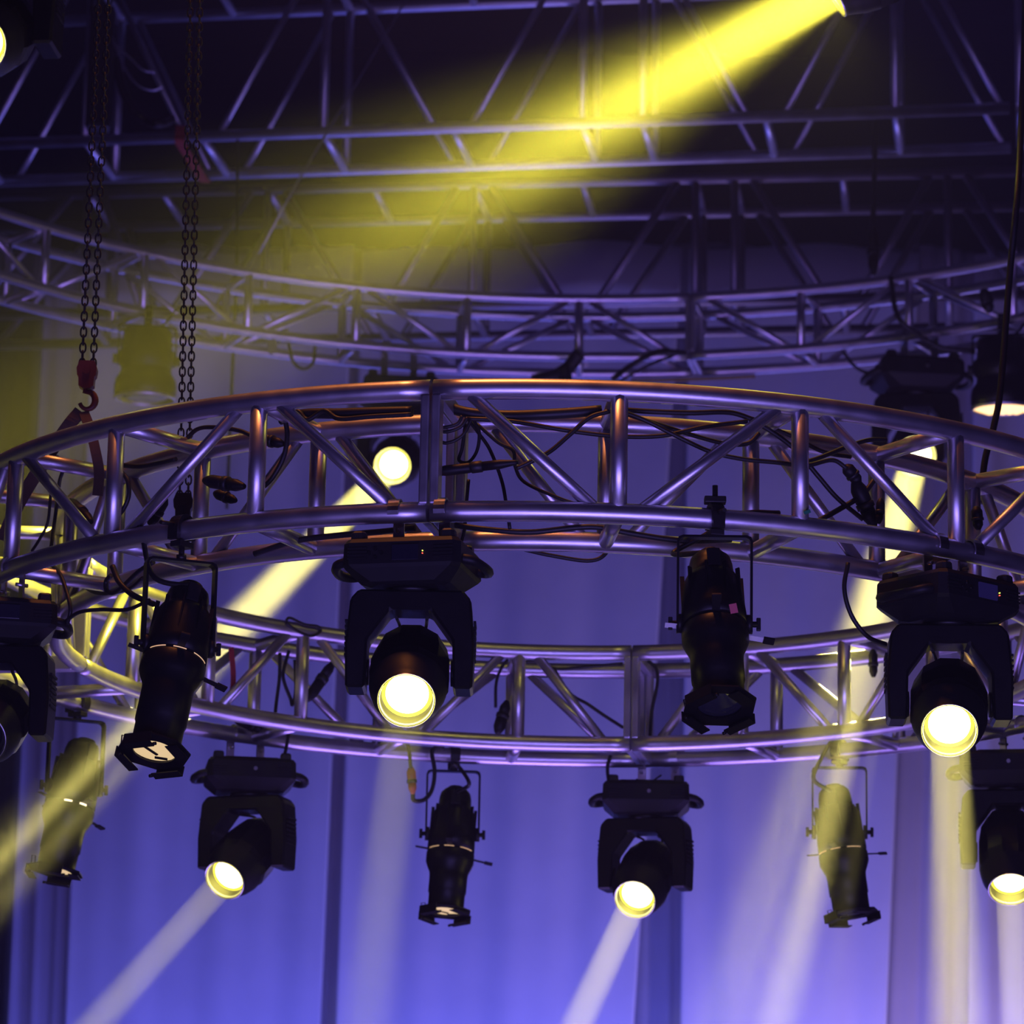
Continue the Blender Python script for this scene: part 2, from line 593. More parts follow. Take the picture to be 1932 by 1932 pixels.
def moving_head(label, at, chord_dir, base_yaw, sc, target, group, on=True, power=0.0, spread=3.0, beam_color=(1.0, 0.86, 0.20), glow=0.0, hot=None,
                screen=SCREEN, drop=0.078, lens_r=0.052, leds=True, radius=0.85, blend=0.5, pan=None, cable=True, shift=0.0, spill=None):
    t = root('moving_head_light', at, label, 'stage light', group)
    # clamps follow the pipe
    cd = V((chord_dir.x, chord_dir.y, 0)).normalized()
    if cd.x < 0:
        cd = -cd
    cy_ = V((0, 0, 1)).cross(cd)
    TC = rot_to(cd, cy_, V((0, 0, 1)))
    for u in (-0.054 + shift, 0.054 + shift):
        m = MB()
        pipe_clamp(m, u * sc, 0.013 * sc, TR, -drop * sc, TC, 0.005 * sc)
        m.obj('clamp', STEEL, t)
    # base
    TB = M.Rotation(base_yaw, 4, 'Z') @ M.Scale(sc, 4)
    def loop(hx, hy, ch, z):
        return [(hx - ch, -hy, z), (hx, -hy + ch, z), (hx, hy - ch, z), (hx - ch, hy, z), (-hx + ch, hy, z), (-hx, hy - ch, z), (-hx, -hy + ch, z), (-hx + ch, -hy, z)]
    z0 = -drop
    m = MB()
    m.loft([loop(0.088, 0.078, 0.01, z0 + 0.002), loop(0.092, 0.082, 0.01, z0 - 0.005), loop(0.128, 0.106, 0.012, z0 - 0.006), loop(0.136, 0.113, 0.016, z0 - 0.016),
            loop(0.138, 0.115, 0.018, z0 - 0.066), loop(0.133, 0.110, 0.02, z0 - 0.074), loop(0.104, 0.09, 0.03, z0 - 0.102), loop(0.085, 0.075, 0.03, z0 - 0.106)], TB)
    for zz in (-0.03, -0.038, -0.046, -0.054):   # cooling ribs
        for sx in (-1, 1):
            b = MB().box((sx * 0.100, -0.115, z0 + zz), (0.045, 0.004, 0.004))
            m.add([TB @ p for p in b.v], b.f)
    base = m.obj('base', BLACKPLASTIC, t)
    for sx in (-1, 1):
        for sy in (-1, 1):
            m = MB()
            m.loft([loop(0.017, 0.017, 0.006, -0.012), loop(0.016, 0.016, 0.006, 0.006), loop(0.013, 0.013, 0.005, 0.010)], TB @ M.Translation((sx * 0.104, sy * 0.085, z0 + 0.004)))
            m.obj('foot', RUBBER, base)
    for sx in (-1, 1):
        m = MB()
        pts = []
        for k in range(9):
            a = -PI / 2 + PI * k / 8
            pts.append(TB @ V((sx * (0.128 + 0.046 * max(0, math.cos(a)) ** 0.6), 0.075 * math.sin(a), z0 - 0.050 - 0.012 * max(0, math.cos(a)))))
        m.tube(spline(pts, 3), 0.0115 * sc, 8)
        m.obj('handle', BLACKPLASTIC, base)
    if screen is not None:
        m = MB()
        b = MB().box((0.012, -0.116, z0 - 0.042), (0.062, 0.005, 0.036), None, 0.001)
        m.add([TB @ p for p in b.v], b.f)
        m.obj('menu_screen', screen, base)
        m = MB()
        for bx, bz in ((-0.058, -0.032), (-0.072, -0.042), (-0.044, -0.042), (-0.058, -0.052)):
            m.cyl(TB @ V((bx, -0.112, z0 + bz)), TB @ V((bx, -0.118, z0 + bz)), 0.0045 * sc, 10)
        m.obj('button', BLACK, base)
    else:
        m = MB()
        m.cyl(TB @ V((0.01, -0.112, z0 - 0.04)), TB @ V((0.01, -0.119, z0 - 0.04)), 0.006 * sc, 10)
        m.obj('power_inlet', STEEL, base)
    if leds:
        for k, mm in ((0, LED_G), (1, LED_R)):
            m = MB()
            m.cyl(TB @ V((0.052, -0.112, z0 - 0.040 - 0.006 * k)), TB @ V((0.052, -0.1172, z0 - 0.040 - 0.006 * k)), 0.0013 * sc, 8)
            m.obj('indicator_light', mm, base)
    # yoke
    piv = V((0, 0, -(drop + 0.295) * sc))
    d = (V(target) - (V(at) + piv)).normalized()
    hd = V((d.x, d.y, 0))
    hd = hd.normalized() if hd.length > 1e-4 else V((0, -1, 0))
    if pan is not None:
        hd = V((math.sin(pan), -math.cos(pan), 0))
    ux = V((-hd.y, hd.x, 0))       # across the arms
    TY = rot_to(ux, -hd, V((0, 0, 1))) @ M.Scale(sc, 4)
    m = MB()
    m.lathe([(0.055, z0 - 0.118), (0.06, z0 - 0.104)], 20, TB)
    m.obj('pan_bearing', BLACK, t)
    zt = z0 - 0.114
    poly = [(-0.118, zt), (0.118, zt), (0.137, zt - 0.022), (0.146, zt - 0.13), (0.143, zt - 0.226), (0.099, zt - 0.226), (0.096, zt - 0.115), (0.046, zt - 0.046),
            (-0.046, zt - 0.046), (-0.096, zt - 0.115), (-0.099, zt - 0.226), (-0.143, zt - 0.226), (-0.146, zt - 0.13), (-0.137, zt - 0.022)]
    m = MB()
    m.prism(poly, 0.105, TY, 0.0055)
    yoke = m.obj('yoke', BLACK, t)
    for sx in (-1, 1):
        m = MB()
        for k in range(7):
            b = MB().box((sx * 0.1455, 0, zt - 0.07 - 0.013 * k), (0.006, 0.07, 0.006))
            m.add([TY @ p for p in b.v], b.f)
        m.obj('vent_rib', BLACKPLASTIC, yoke)
        m = MB()
        m.lathe([(0.03, -0.004), (0.03, 0.004)], 14, TY @ M.Translation((sx * 0.097, 0, zt - 0.182)) @ M.Rotation(PI / 2, 4, 'Y'))
        m.obj('tilt_hub', BLACK, yoke)
    # head, its axis is local +z
    hx = d.cross(ux)
    hx = ux.copy()
    hyv = d.cross(hx).normalized()
    hx = hyv.cross(d).normalized()
    TH = M.Translation(piv) @ rot_to(hx, hyv, d) @ M.Scale(sc, 4)
    m = MB()
    m.lathe([(0.045, -0.135), (0.066, -0.128), (0.084, -0.085), (0.092, -0.02), (0.092, 0.055), (0.086, 0.085)], 12, TH, False)
    head = m.obj('head', BLACK, t)
    m = MB()
    m.lathe([(0.088, 0.084), (0.082, 0.112), (0.071, 0.138), (0.066, 0.150), (0.0655, 0.158), (0.0615, 0.159)], 36, TH, True, False)
    m.obj('front_barrel', BLACKPLASTIC, head)
    m = MB()
    m.lathe([(0.0615, 0.159), (0.0605, 0.150), (0.0590, 0.142), (0.0575, 0.1415), (0.0570, 0.116), (0.02, 0.112)], 36, TH, True, False)
    m.obj('inner_barrel', BARREL, head)
    m = MB()
    m.lathe([(0.0600, 0.1515), (0.0640, 0.1600), (0.0660, 0.1600), (0.0660, 0.1570)], 36, TH, True, False)
    m.obj('front_rim', STEEL, head)
    lr = lens_r
    m = MB()
    m.lathe([(0.0575, 0.1195), (lr * 0.93, 0.120)], 36, TH, True, False)
    m.obj('lens_edge', LENS_RIM if on else BLACK, head)
    m = MB()
    m.lathe([(lr * 0.93, 0.120), (lr * 0.8, 0.1245), (lr * 0.5, 0.128), (0.001, 0.1295)], 36, TH, True, True)
    m.obj('lens', (hot or LENS_HOT) if on else LENS_OFF, head)
    if cable:
        m = MB()
        m.tube(spline([TH @ V((-0.02, 0.02, -0.125)), TH @ V((-0.03, 0.05, -0.15)), TY @ V((-0.035, 0.02, zt - 0.05))], 5), 0.004 * sc, 6)
        m.tube(spline([TH @ V((0.02, 0.02, -0.125)), TH @ V((0.03, 0.05, -0.15)), TY @ V((0.035, 0.02, zt - 0.05))], 5), 0.004 * sc, 6)
        m.obj('head_cable', RUBBER, yoke)
    rr_ = lens_r * sc * radius
    # tight beam, plus an optional wider lamp added so the glow fades sooner
    for pw, sp in ([(power, spread)] if on and power else []) + ([spill] if spill else []):
        l = bpy.data.lights.new('beam_lamp', 'AREA')
        l.shape = 'DISK'
        l.size = 2 * rr_
        l.energy = pw * 4 * PI / (HAZE * 2 * rr_) * PI * rr_ ** 2
        l.color = beam_color
        l.spread = rad(sp)
        o = bpy.data.objects.new('beam_lamp', l)
        C.objects.link(o)
        o.parent = t
        o.location = piv + d * (0.165 * sc)
        o.rotation_euler = d.to_track_quat('-Z', 'Y').to_euler()
    if on and glow:
        l = bpy.data.lights.new('lens_bloom_helper', 'POINT')  # added point lamp before the lens, stands in for bloom
        l.energy = glow * 0.12
        l.color = (1.0, 0.86, 0.10)
        l.shadow_soft_size = 0.03 * sc
        o = bpy.data.objects.new('lens_bloom_helper', l)
        C.objects.link(o)
        o.parent = t
        o.location = piv + d * (0.172 * sc)
    return t


def on_ring(px, which='low', near=True, outer=True, zoff=0.0):
    c, z, R, wd = (RC, RZ, RR, RW) if which == 'low' else (UC, UZ, UR, UW)
    r = R if outer else R - wd
    a = ang_at(px, c, z, r, -180, 0) if near else ang_at(px, c, z, r, 0, 180)
    p = ring_pt(c, z, r, a)
    if which == 'low':
        p.z += -0.00404 * (p.x - c[0]) - 0.0015 * (p.y - c[1])
    tg = V((-math.sin(rad(a)), math.cos(rad(a)), 0))
    return p, tg


NEAR = 'moving head lights on the near side of the foreground ring'
FAR = 'moving head lights on the far side of the foreground ring'
UPG = 'moving head lights on the larger upper ring'
p, tg = on_ring(781)
moving_head('lit moving head hanging nearest the middle of the foreground ring, aimed down at the viewer', p, tg, rad(-13), 1.0, P(690, 1932, 6.35), NEAR, shift=0.011, power=0.045, spread=3.2, glow=8)
p, tg = on_ring(1786)
moving_head('lit moving head on the foreground ring, base turned to show a blue menu screen', p, tg, rad(40), 1.0, P(1806, 1932, 6.6), NEAR, shift=0.022, power=0.22, spread=3.2, glow=10, screen=SCREEN_LIT, pan=rad(-3))
p, tg = on_ring(2)
moving_head('unlit moving head cut off by the left edge, hanging from the foreground ring', p, tg, rad(12), 1.0, P(-330, 1780, 7.0), NEAR, on=False, leds=False)
p, tg = on_ring(474, near=False)
moving_head('lit moving head throwing a beam down to the left, behind the leaning ellipsoidal', p, tg, rad(8), 1.0, P(180, 1932, 9.95), FAR, screen=None, power=0.13, spread=3.0, glow=6, leds=False, pan=rad(-18))
p, tg = on_ring(1219, near=False)
moving_head('lit moving head on the far side of the ring below its bolted joint', p, tg, rad(-3), 1.0, P(1090, 1932, 10.2), FAR, shift=0.034, screen=None, power=0.22, spread=3.0, glow=7, leds=False)
p, tg = on_ring(1900, near=False)
moving_head('lit moving head at the right edge, below the one with the blue screen', p, tg, rad(-12), 1.0, P(1918, 1932, 9.8), FAR, screen=None, power=0.25, spread=3.0, glow=8, leds=False)
p, tg = on_ring(757, 'up', False, False)
moving_head('lit moving head seen through the foreground ring, its beam crossing down to the left', p, tg, rad(6), 1.34, P(10, 1630, 8.6), UPG, screen=None, power=0.32, spread=1.0, glow=10, leds=False, drop=0.124)
p, tg = on_ring(1728, 'up', False, False)
moving_head('dark moving head under the upper ring aiming a wide yellow beam through the ring', p, tg, rad(6), 1.45, P(1425, 1932, 7.0), UPG, screen=None, power=0.28, spread=1.6, glow=6, leds=False, drop=0.095, hot=LENS_HOT)
# two heads on the near side of the upper ring, at the top edge of the picture
def hung_head(label, pivot, deg, target, **kw):
    q = ring_pt(UC, UZ, UR, deg)
    at = V((pivot.x, q.y, UZ))
    pv = V((pivot.x, q.y, CAM_Z + (pivot.z - CAM_Z) * q.y / pivot.y))
    at.x = pivot.x * q.y / pivot.y
    moving_head(label, at, V((1, 0, 0)), 0, 1.34, target, UPG, drop=(UZ - pv.z) / 1.34 - 0.295, leds=False, screen=None, **kw)


hung_head('glaring moving head cut by the top edge, source of the widest yellow beam', P(1690, -88, 9.3), -78, P(600, 520, 9.44), power=0.25, spread=17.0, spill=(0.16, 34.0), glow=75, lens_r=0.056, beam_color=(1.0, 0.86, 0.07))
hung_head('moving head in the top left corner showing a sliver of lit lens', P(-12, 62, 9.6), -118, P(-450, 330, 7.6), glow=8)

# a drift of thicker haze around that lamp, thinning out to nothing
hz = bpy.data.materials.new('drifting_stage_haze')
hz.use_nodes = True
ht = hz.node_tree
ht.nodes.clear()
ho = ht.nodes.new('ShaderNodeOutputMaterial')
hv = ht.nodes.new('ShaderNodeVolumeScatter')
hc = ht.nodes.new('ShaderNodeTexCoord')
hl = ht.nodes.new('ShaderNodeVectorMath')
hl.operation = 'LENGTH'
hm = ht.nodes.new('ShaderNodeMapRange')
hm.interpolation_type = 'LINEAR'
hm.inputs['From Min'].default_value = 0.05
hm.inputs['From Max'].default_value = 1.0
hm.inputs['To Min'].default_value = 0.024
hm.inputs['To Max'].default_value = 0.0
ht.links.new(hc.outputs['Object'], hl.inputs[0])
ht.links.new(hl.outputs['Value'], hm.inputs['Value'])
ht.links.new(hm.outputs[0], hv.inputs['Density'])
ht.links.new(hv.outputs[0], ho.inputs['Volume'])
ho_ = MB()
ho_.lathe([(max(0.001, math.cos(rad(a_))), math.sin(rad(a_))) for a_ in range(-90, 91, 15)], 20)
haze = ho_.obj('haze', hz)
haze.location = P(1570, -5, 9.3)
haze.scale = (2.4, 1.7, 1.15)
tag(haze, 'drift of thick yellow-lit haze around the lamp at the top edge', 'haze', None, 'stuff')


def c_clamp(mb, T, pipe_r, z_end, k=1.0):
    """C-shaped hook over a pipe (pipe along local x) with bolt and stem down to z_end."""
    prof_o, prof_i = [], []
    ro, ri = pipe_r + 0.013 * k, pipe_r + 0.0025
    for i in range(15):
        a = rad(-35 + 235 * i / 14)
        prof_o.append((ro * math.cos(a), ro * math.sin(a)))
        prof_i.append((ri * math.cos(a), ri * math.sin(a)))
    R = M.Rotation(PI / 2, 4, 'Z')
    mb.prism(prof_o + list(reversed(prof_i)), 0.03 * k, T @ R, 0.001)
    for q in (MB().box((0, 0.0, -pipe_r - 0.0105 * k), (0.032 * k, 0.05 * k, 0.014 * k), None, 0.002), MB().box((0, -ro * 0.85, -pipe_r * 0.5), (0.028 * k, 0.012 * k, pipe_r * 1.2))):
        mb.add([T @ p for p in q.v], q.f)
    mb.cyl(T @ V((0, 0, -pipe_r - 0.012 * k)), T @ V((0, 0, z_end)), 0.007 * k, 10)
    mb.cyl(T @ V((0, -ro * 0.95, pipe_r * 0.35)), T @ V((0, -ro - 0.045 * k, pipe_r * 0.1)), 0.005 * k, 8)
    mb.cyl(T @ V((0, 0, z_end + 0.012)), T @ V((0, 0, z_end + 0.001)), 0.013 * k, 6)


def ellipsoidal(label, at, chord_dir, yoke_yaw, axis, group, drop=0.048, lens='off', leak=None, handles=WHITETAG, twist=0.0, cable=None, bolt_up=0.0, tip=True, front=0.225, rear=0.86, slide=0.0):
    t = root('ellipsoidal_spotlight', at, label, 'stage light', group)
    cd = V((chord_dir.x, chord_dir.y, 0)).normalized()
    TC = rot_to(cd, V((0, 0, 1)).cross(cd), V((0, 0, 1)))
    m = MB()
    c_clamp(m, TC, TR, -drop)
    if bolt_up:
        m.cyl((0, 0, TR + 0.008), (0, 0, TR + bolt_up), 0.0065, 10)
        m.box((0, 0, TR + 0.02), (0.05, 0.03, 0.016), None, 0.003)
    m.obj('clamp', CHAINSTEEL, t)
    pz = -(drop + 0.205)
    piv = V((0, 0, pz))
    TY = M.Rotation(yoke_yaw, 4, 'Z')
    # strap yoke: rectangular strip bent into a U
    hw, th, wd = 0.0865, 0.0055, 0.028
    path = [(-hw, pz - 0.02), (-hw, -drop - 0.014), (-hw + 0.004, -drop - 0.004), (-hw + 0.014, -drop), (hw - 0.014, -drop), (hw - 0.004, -drop - 0.004), (hw, -drop - 0.014), (hw, pz - 0.02)]
    inner = [(-hw + th, pz - 0.02), (-hw + th, -drop - 0.016), (-hw + th + 0.003, -drop - 0.009), (-hw + 0.016, -drop - th), (hw - 0.016, -drop - th), (hw - th - 0.003, -drop - 0.009), (hw - th, -drop - 0.016), (hw - th, pz - 0.02)]
    m = MB()
    m.prism(path + list(reversed(inner)), wd, TY)
    yoke = m.obj('yoke', BLACK, t)
    for sx in (-1, 1):
        m = MB()
        m.cyl(TY @ V((sx * 0.06, 0, pz)), TY @ V((sx * 0.098, 0, pz)), 0.007, 8)
        m.box(TY @ V((sx * 0.100, 0, pz)), (0.010, 0.010, 0.030), TY.to_3x3(), 0.002)
        m.lathe([(0.022, -0.006), (0.022, 0.006)], 12, TY @ M.Translation((sx * 0.079, 0, pz)) @ M.Rotation(PI / 2, 4, 'Y'))
        m.obj('tilt_knob', BLACKPLASTIC, yoke)
    d = V(axis).normalized()                     # towards the lens
    ux = TY.to_3x3() @ V((1, 0, 0))
    yv = d.cross(ux).normalized() * -1
    # local frame: z = -d (lens at negative z)
    zx = -d
    xx = (ux - zx * ux.dot(zx)).normalized()
    yy = zx.cross(xx)
    TB = M.Translation(piv + d * slide) @ rot_to(xx, yy, zx) @ M.Rotation(twist, 4, 'Z')
    m = MB()
    m.lathe([(r_, z_ * rear if z_ > 0 else z_) for r_, z_ in ((0.020, 0.222), (0.036, 0.219), (0.047, 0.205), (0.051, 0.185), (0.053, 0.150), (0.058, 0.146), (0.066, 0.126), (0.070, 0.085), (0.0745, 0.030), (0.0755, -0.012))], 28, TB)
    body = m.obj('lamp_housing', BLACK, t)
    m = MB()
    for k in range(10):
        a = 2 * PI * k / 10
        Tm = TB @ M.Rotation(a, 4, 'Z')
        m.box(Tm @ V((0.068, 0, 0.075)), (0.010, 0.004, 0.110), Tm.to_3x3())
    m.obj('cooling_fin', BLACK, body)
    m = MB()
    m.lathe([(0.024, 0.226 * rear), (0.028, 0.222 * rear), (0.028, 0.205 * rear)], 16, TB @ M.Translation((0.0, -0.01, 0)))
    m.box(TB @ V((0.0, -0.046, 0.175 * rear)), (0.03, 0.022, 0.05), TB.to_3x3(), 0.003)
    m.obj('lamp_cap', BLACKPLASTIC, body)
    m = MB()
    m.lathe([(0.0745, -0.019), (0.0765, -0.022), (0.0765, -0.050), (0.070, -0.066), (0.062, -0.084), (0.0605, -0.10), (0.0605, -0.7 * front), (0.0575, -0.71 * front), (0.0570, -front)], 28, TB, True, False)
    tube = m.obj('lens_tube', BLACK, t)
    m = MB()
    m.lathe([(0.072, -0.0115), (0.072, -0.0195)], 28, TB, True, False)
    m.obj('shutter_ring', BLACK, tube)
    if leak:
        m = MB()
        for a0, a1 in (((222, 240), (258, 276)) if leak is LEAK_HOT else ((205, 238), (252, 276), (292, 330))):
            k = 8
            vs, fs = [], []
            for i in range(k + 1):
                a = rad(a0 + (a1 - a0) * i / k)
                for z in ((-0.0128, -0.0178) if leak is LEAK_HOT else (-0.0145, -0.0168)):
                    for r in (0.0745, 0.0752):
                        vs.append(TB @ V((r * math.cos(a), r * math.sin(a), z)))
            for i in range(k):
                o = i * 4
                fs += [(o + 1, o + 3, o + 7, o + 5), (o, o + 4, o + 6, o + 2), (o, o + 1, o + 5, o + 4), (o + 2, o + 6, o + 7, o + 3)]
            fs += [(0, 2, 3, 1), (k * 4, k * 4 + 1, k * 4 + 3, k * 4 + 2)]
            m.add(vs, fs)
        m.obj('shutter_slot', leak, tube)
    # shutter handles
    for k, (a, L, z) in enumerate(((2, 0.045, -0.022), (178, 0.040, -0.016), (265, 0.03, -0.02), (92, 0.03, -0.018))):
        Tm = TB @ M.Rotation(rad(a), 4, 'Z') @ M.Rotation(rad(-6 if k else 8), 4, 'Y')
        m = MB()
        m.box(Tm @ V((0.072 + L / 2, 0, z)), (L, 0.018, 0.0012), Tm.to_3x3())
        hnd = m.obj('shutter_blade', handles if k < 2 else BLACKPLASTIC, tube)
        if tip and k != 1:
            m = MB()
            m.box(Tm @ V((0.072 + L + 0.010, 0, z)), (0.026, 0.022, 0.006), Tm.to_3x3(), 0.0015)
            m.obj('handle_grip', BLACKPLASTIC, hnd)
    # gel frame holder
    m = MB()
    zf = -front
    oc = [(0.074 * math.cos(rad(22.5 + 45 * k)), 0.074 * math.sin(rad(22.5 + 45 * k))) for k in range(8)]
    n = 32
    def ring_at(r, z):
        return [TB @ V((r * math.cos(2 * PI * j / n), r * math.sin(2 * PI * j / n), z)) for j in range(n)]
    def sq(z):
        out = []
        for j in range(n):
            a = 2 * PI * j / n
            b = (a + PI / 8) % (PI / 4) - PI / 8
            r = 0.078 / math.cos(b)
            out.append(TB @ V((r * math.cos(a), r * math.sin(a), z)))
        return out
    rings = [ring_at(0.050, zf + 0.004), sq(zf + 0.004), sq(zf), ring_at(0.050, zf)]
    vs = [p for r in rings for p in r]
    fs = []
    for i in range(4):
        for j in range(n):
            fs.append((i * n + j, i * n + (j + 1) % n, ((i + 1) % 4) * n + (j + 1) % n, ((i + 1) % 4) * n + j))
    m.add(vs, fs)
    for k in range(4):
        Tm = TB @ M.Rotation(PI / 4 + PI / 2 * k, 4, 'Z')
        if k == 3:
            m.box(Tm @ V((0.060, 0, zf - 0.008)), (0.030, 0.06, 0.002), Tm.to_3x3())
            continue
        m.box(Tm @ V((0.080, 0, zf - 0.009)), (0.003, 0.072, 0.026), Tm.to_3x3())
        m.box(Tm @ V((0.069, 0, zf - 0.021)), (0.024, 0.070, 0.003), Tm.to_3x3())
        m.cyl(Tm @ V((0.066, 0.036, zf - 0.021)), Tm @ V((0.066, 0.044, zf - 0.021)), 0.004, 8)
    m.tube([TB @ V(q) for q in ((-0.075, 0.02, zf + 0.004), (-0.078, 0.02, zf + 0.028), (-0.066, 0.02, zf + 0.030), (-0.062, 0.02, zf + 0.006))], 0.0018, 6)
    m.obj('gel_frame_holder', BLACK, t)
    m = MB()
    m.lathe([(0.0555, 0.009 - front), (0.046, 0.005 - front), (0.025, 0.0015 - front), (0.001, 0.0005 - front)], 28, TB, True, False)
    m.obj('lens', {'off': LENS_OFF, 'warm': LENS_WARM}[lens], tube)
    if lens == 'warm':
        m = MB()
        m.box(TB @ V((-0.012, -0.004, -front - 0.001)), (0.05, 0.007, 0.003), (TB @ M.Rotation(0.5, 4, 'Z')).to_3x3(), 0.001)
        m.box(TB @ V((0.022, 0.018, -front - 0.001)), (0.03, 0.008, 0.003), (TB @ M.Rotation(-0.3, 4, 'Z')).to_3x3(), 0.001)
        m.obj('lamp_filament_shadow', BLACK, tube)
    if cable:
        m = MB()
        pts = [TB @ V((0.0, -0.05, 0.195 * rear))] + [V(q) - V(at) for q in cable]
        m.tube(spline(pts, 7), 0.0065, 8)
        m.obj('power_lead', RUBBER, t)
    return t


ERN = 'ellipsoidal spotlights on the near side of the ring'
ERF = 'ellipsoidal spotlights on the far side of the ring'


def aim(elev, side):
    """Unit vector pointing towards the viewer and down by elev degrees, swung sideways (positive to the picture right)."""
    e, s_ = rad(elev), rad(side)
    return V((math.cos(e) * math.sin(s_), -math.cos(e) * math.cos(s_), -math.sin(e)))


p, tg = on_ring(345)
ellipsoidal('black ellipsoidal leaning left with a warm glowing lens, under the foreground ring', p, tg, rad(22), V((-0.115, -0.34, -0.93)), ERN, 0.072, 'warm', LEAK, BLACKPLASTIC, 0.0,
            [P(292, 1090, 7.95), P(270, 1020, 7.98), P(262, 992, 8.0)], front=0.258, slide=0.03)
p, tg = on_ring(1350)
ellipsoidal('black unlit ellipsoidal hanging straight down, red tag on its housing, foreground ring', p, tg, rad(-2), V((0.035, -0.40, -0.92)), ERN, 0.040, 'off', None, WHITETAG, 0.1,
            [P(1270, 1045, 7.86), P(1330, 1010, 7.85), P(1400, 970, 7.85), P(1470, 968, 7.9)], 0.055)
p, tg = on_ring(148, near=False)
ellipsoidal('black ellipsoidal at the lower left crossed by the yellow beam, bright slots at its waist', p, tg, rad(25), V((-0.15, -0.12, -0.98)), ERF, 0.05, 'warm', LEAK_HOT, BLACKPLASTIC, 0.3, front=0.215, slide=0.045)
p, tg = on_ring(857, near=False)
ellipsoidal('black ellipsoidal beside a dangling orange connector, under the far side of the ring', p, tg, rad(3), V((-0.06, -0.16, -0.98)), ERF, 0.048, 'warm', LEAK, BLACKPLASTIC, 0.0,
            [P(885, 1480, 10.75), P(870, 1452, 10.8), P(855, 1440, 10.8)], front=0.212, rear=0.88, slide=0.045)
p, tg = on_ring(1583, near=False)
ellipsoidal('black ellipsoidal tilted to the right in yellow haze, between two lit moving heads', p, tg, rad(-6), V((0.13, -0.10, -0.98)), ERF, 0.05, 'off', LEAK, BLACKPLASTIC, -0.2,
            [P(1535, 1470, 10.4), P(1550, 1430, 10.45), P(1572, 1392, 10.5)], front=0.212, rear=0.88, slide=0.05)
# red tag on the right ellipsoidal
tag_parent = [o for o in bpy.data.objects if o.name == 'ellipsoidal_spotlight.001'][0]
q = P(1384, 1148, 7.575) - tag_parent.location
MB().box(q, (0.017, 0.001, 0.022), M.Rotation(rad(-12), 3, 'Y'), 0.0).obj('red_tag', mat('red_paper_tag', (0.5, 0.10, 0.12), 0.7), tag_parent)


def par_can(label, at, yaw, sc, lit, pz=-0.18):
    t = root('par_can', at, label, 'stage light', 'short par cans hung from the upper ring')
    m = MB()
    c_clamp(m, M.Rotation(yaw, 4, 'Z'), TR, -0.05 * sc, 1.2)
    m.obj('clamp', CHAINSTEEL, t)
    TY = M.Rotation(yaw, 4, 'Z') @ M.Scale(sc, 4)
    hw, th = 0.108, 0.006
    path = [(-hw, pz - 0.02), (-hw, -0.06), (-hw + 0.012, -0.05), (hw - 0.012, -0.05), (hw, -0.06), (hw, pz - 0.02)]
    inner = [(-hw + th, pz - 0.02), (-hw + th, -0.062), (-hw + 0.015, -0.05 - th), (hw - 0.015, -0.05 - th), (hw - th, -0.062), (hw - th, pz - 0.02)]
    m = MB()
    m.prism(path + list(reversed(inner)), 0.035, TY)
    m.obj('yoke', BLACK, t)
    TB = TY @ M.Translation((0, 0, pz)) @ M.Rotation(rad(4), 4, 'X')
    m = MB()
    m.lathe([(0.06, 0.115), (0.088, 0.108), (0.092, 0.04), (0.102, 0.03), (0.102, -0.02), (0.092, -0.028), (0.094, -0.05), (0.110, -0.075), (0.115, -0.10), (0.113, -0.142)], 32, TB, True, True)
    body = m.obj('housing', BLACK, t)
    for sx in (-1, 1):
        m = MB()
        m.lathe([(0.018, -0.012), (0.018, 0.012)], 10, TB @ M.Translation((sx * 0.112, 0, 0)) @ M.Rotation(PI / 2, 4, 'Y'))
        m.obj('tilt_knob', BLACKPLASTIC, body)
    m = MB()
    m.cyl(TB @ V((0, 0, 0.11)), TB @ V((0, 0, 0.135)), 0.018 * sc, 10)
    m.tube(spline([TB @ V((0.02, 0, 0.115)), TB @ V((0.06, 0, 0.14)), TB @ V((0.1, 0.01, 0.20))], 6), 0.005 * sc, 8)
    m.obj('power_lead', RUBBER, t)
    m = MB()
    m.lathe([(0.115, -0.138), (0.117, -0.142), (0.113, -0.150), (0.106, -0.150), (0.106, -0.142)], 32, TB, True, False)
    m.obj('front_rim', ALU_DULL, body)
    m = MB()
    if lit:
        for i in range(-4, 5):
            for j in range(-4, 5):
                x, y = i * 0.024 + (j % 2) * 0.012, j * 0.021
                if x * x + y * y < 0.100 ** 2:
                    b = MB().lathe([(0.0118, -0.140), (0.0095, -0.1475), (0.001, -0.1495)], 10, TB @ M.Translation((x, y, 0)))
                    m.add(b.v, b.f, True)
        m.obj('lens', PARLENS, body)
        l = bpy.data.lights.new('par_lamp', 'SPOT')
        l.energy, l.color, l.spot_size, l.spot_blend, l.shadow_soft_size = 60, (1, 0.62, 0.3), rad(70), 0.8, 0.08
        o = bpy.data.objects.new('par_lamp', l)
        C.objects.link(o)
        o.parent = t
        o.location = TB @ V((0, 0, -0.16))
    else:
        m.lathe([(0.106, -0.143), (0.06, -0.146), (0.001, -0.147)], 28, TB, True, True)
        m.obj('lens', LENS_OFF, body)
    return t


p, tg = on_ring(281, 'up', False, False)
par_can('short black unlit par can hanging beside the chain hoist hook, upper left', p, rad(8), 1.28, False)
p, tg = on_ring(1890, 'up', False, False)
par_can('short black par can with a bright warm beaded lens near the right edge', p, rad(-8), 1.30, True)


# ------------------------------------------------------------------ chains, slings, rope


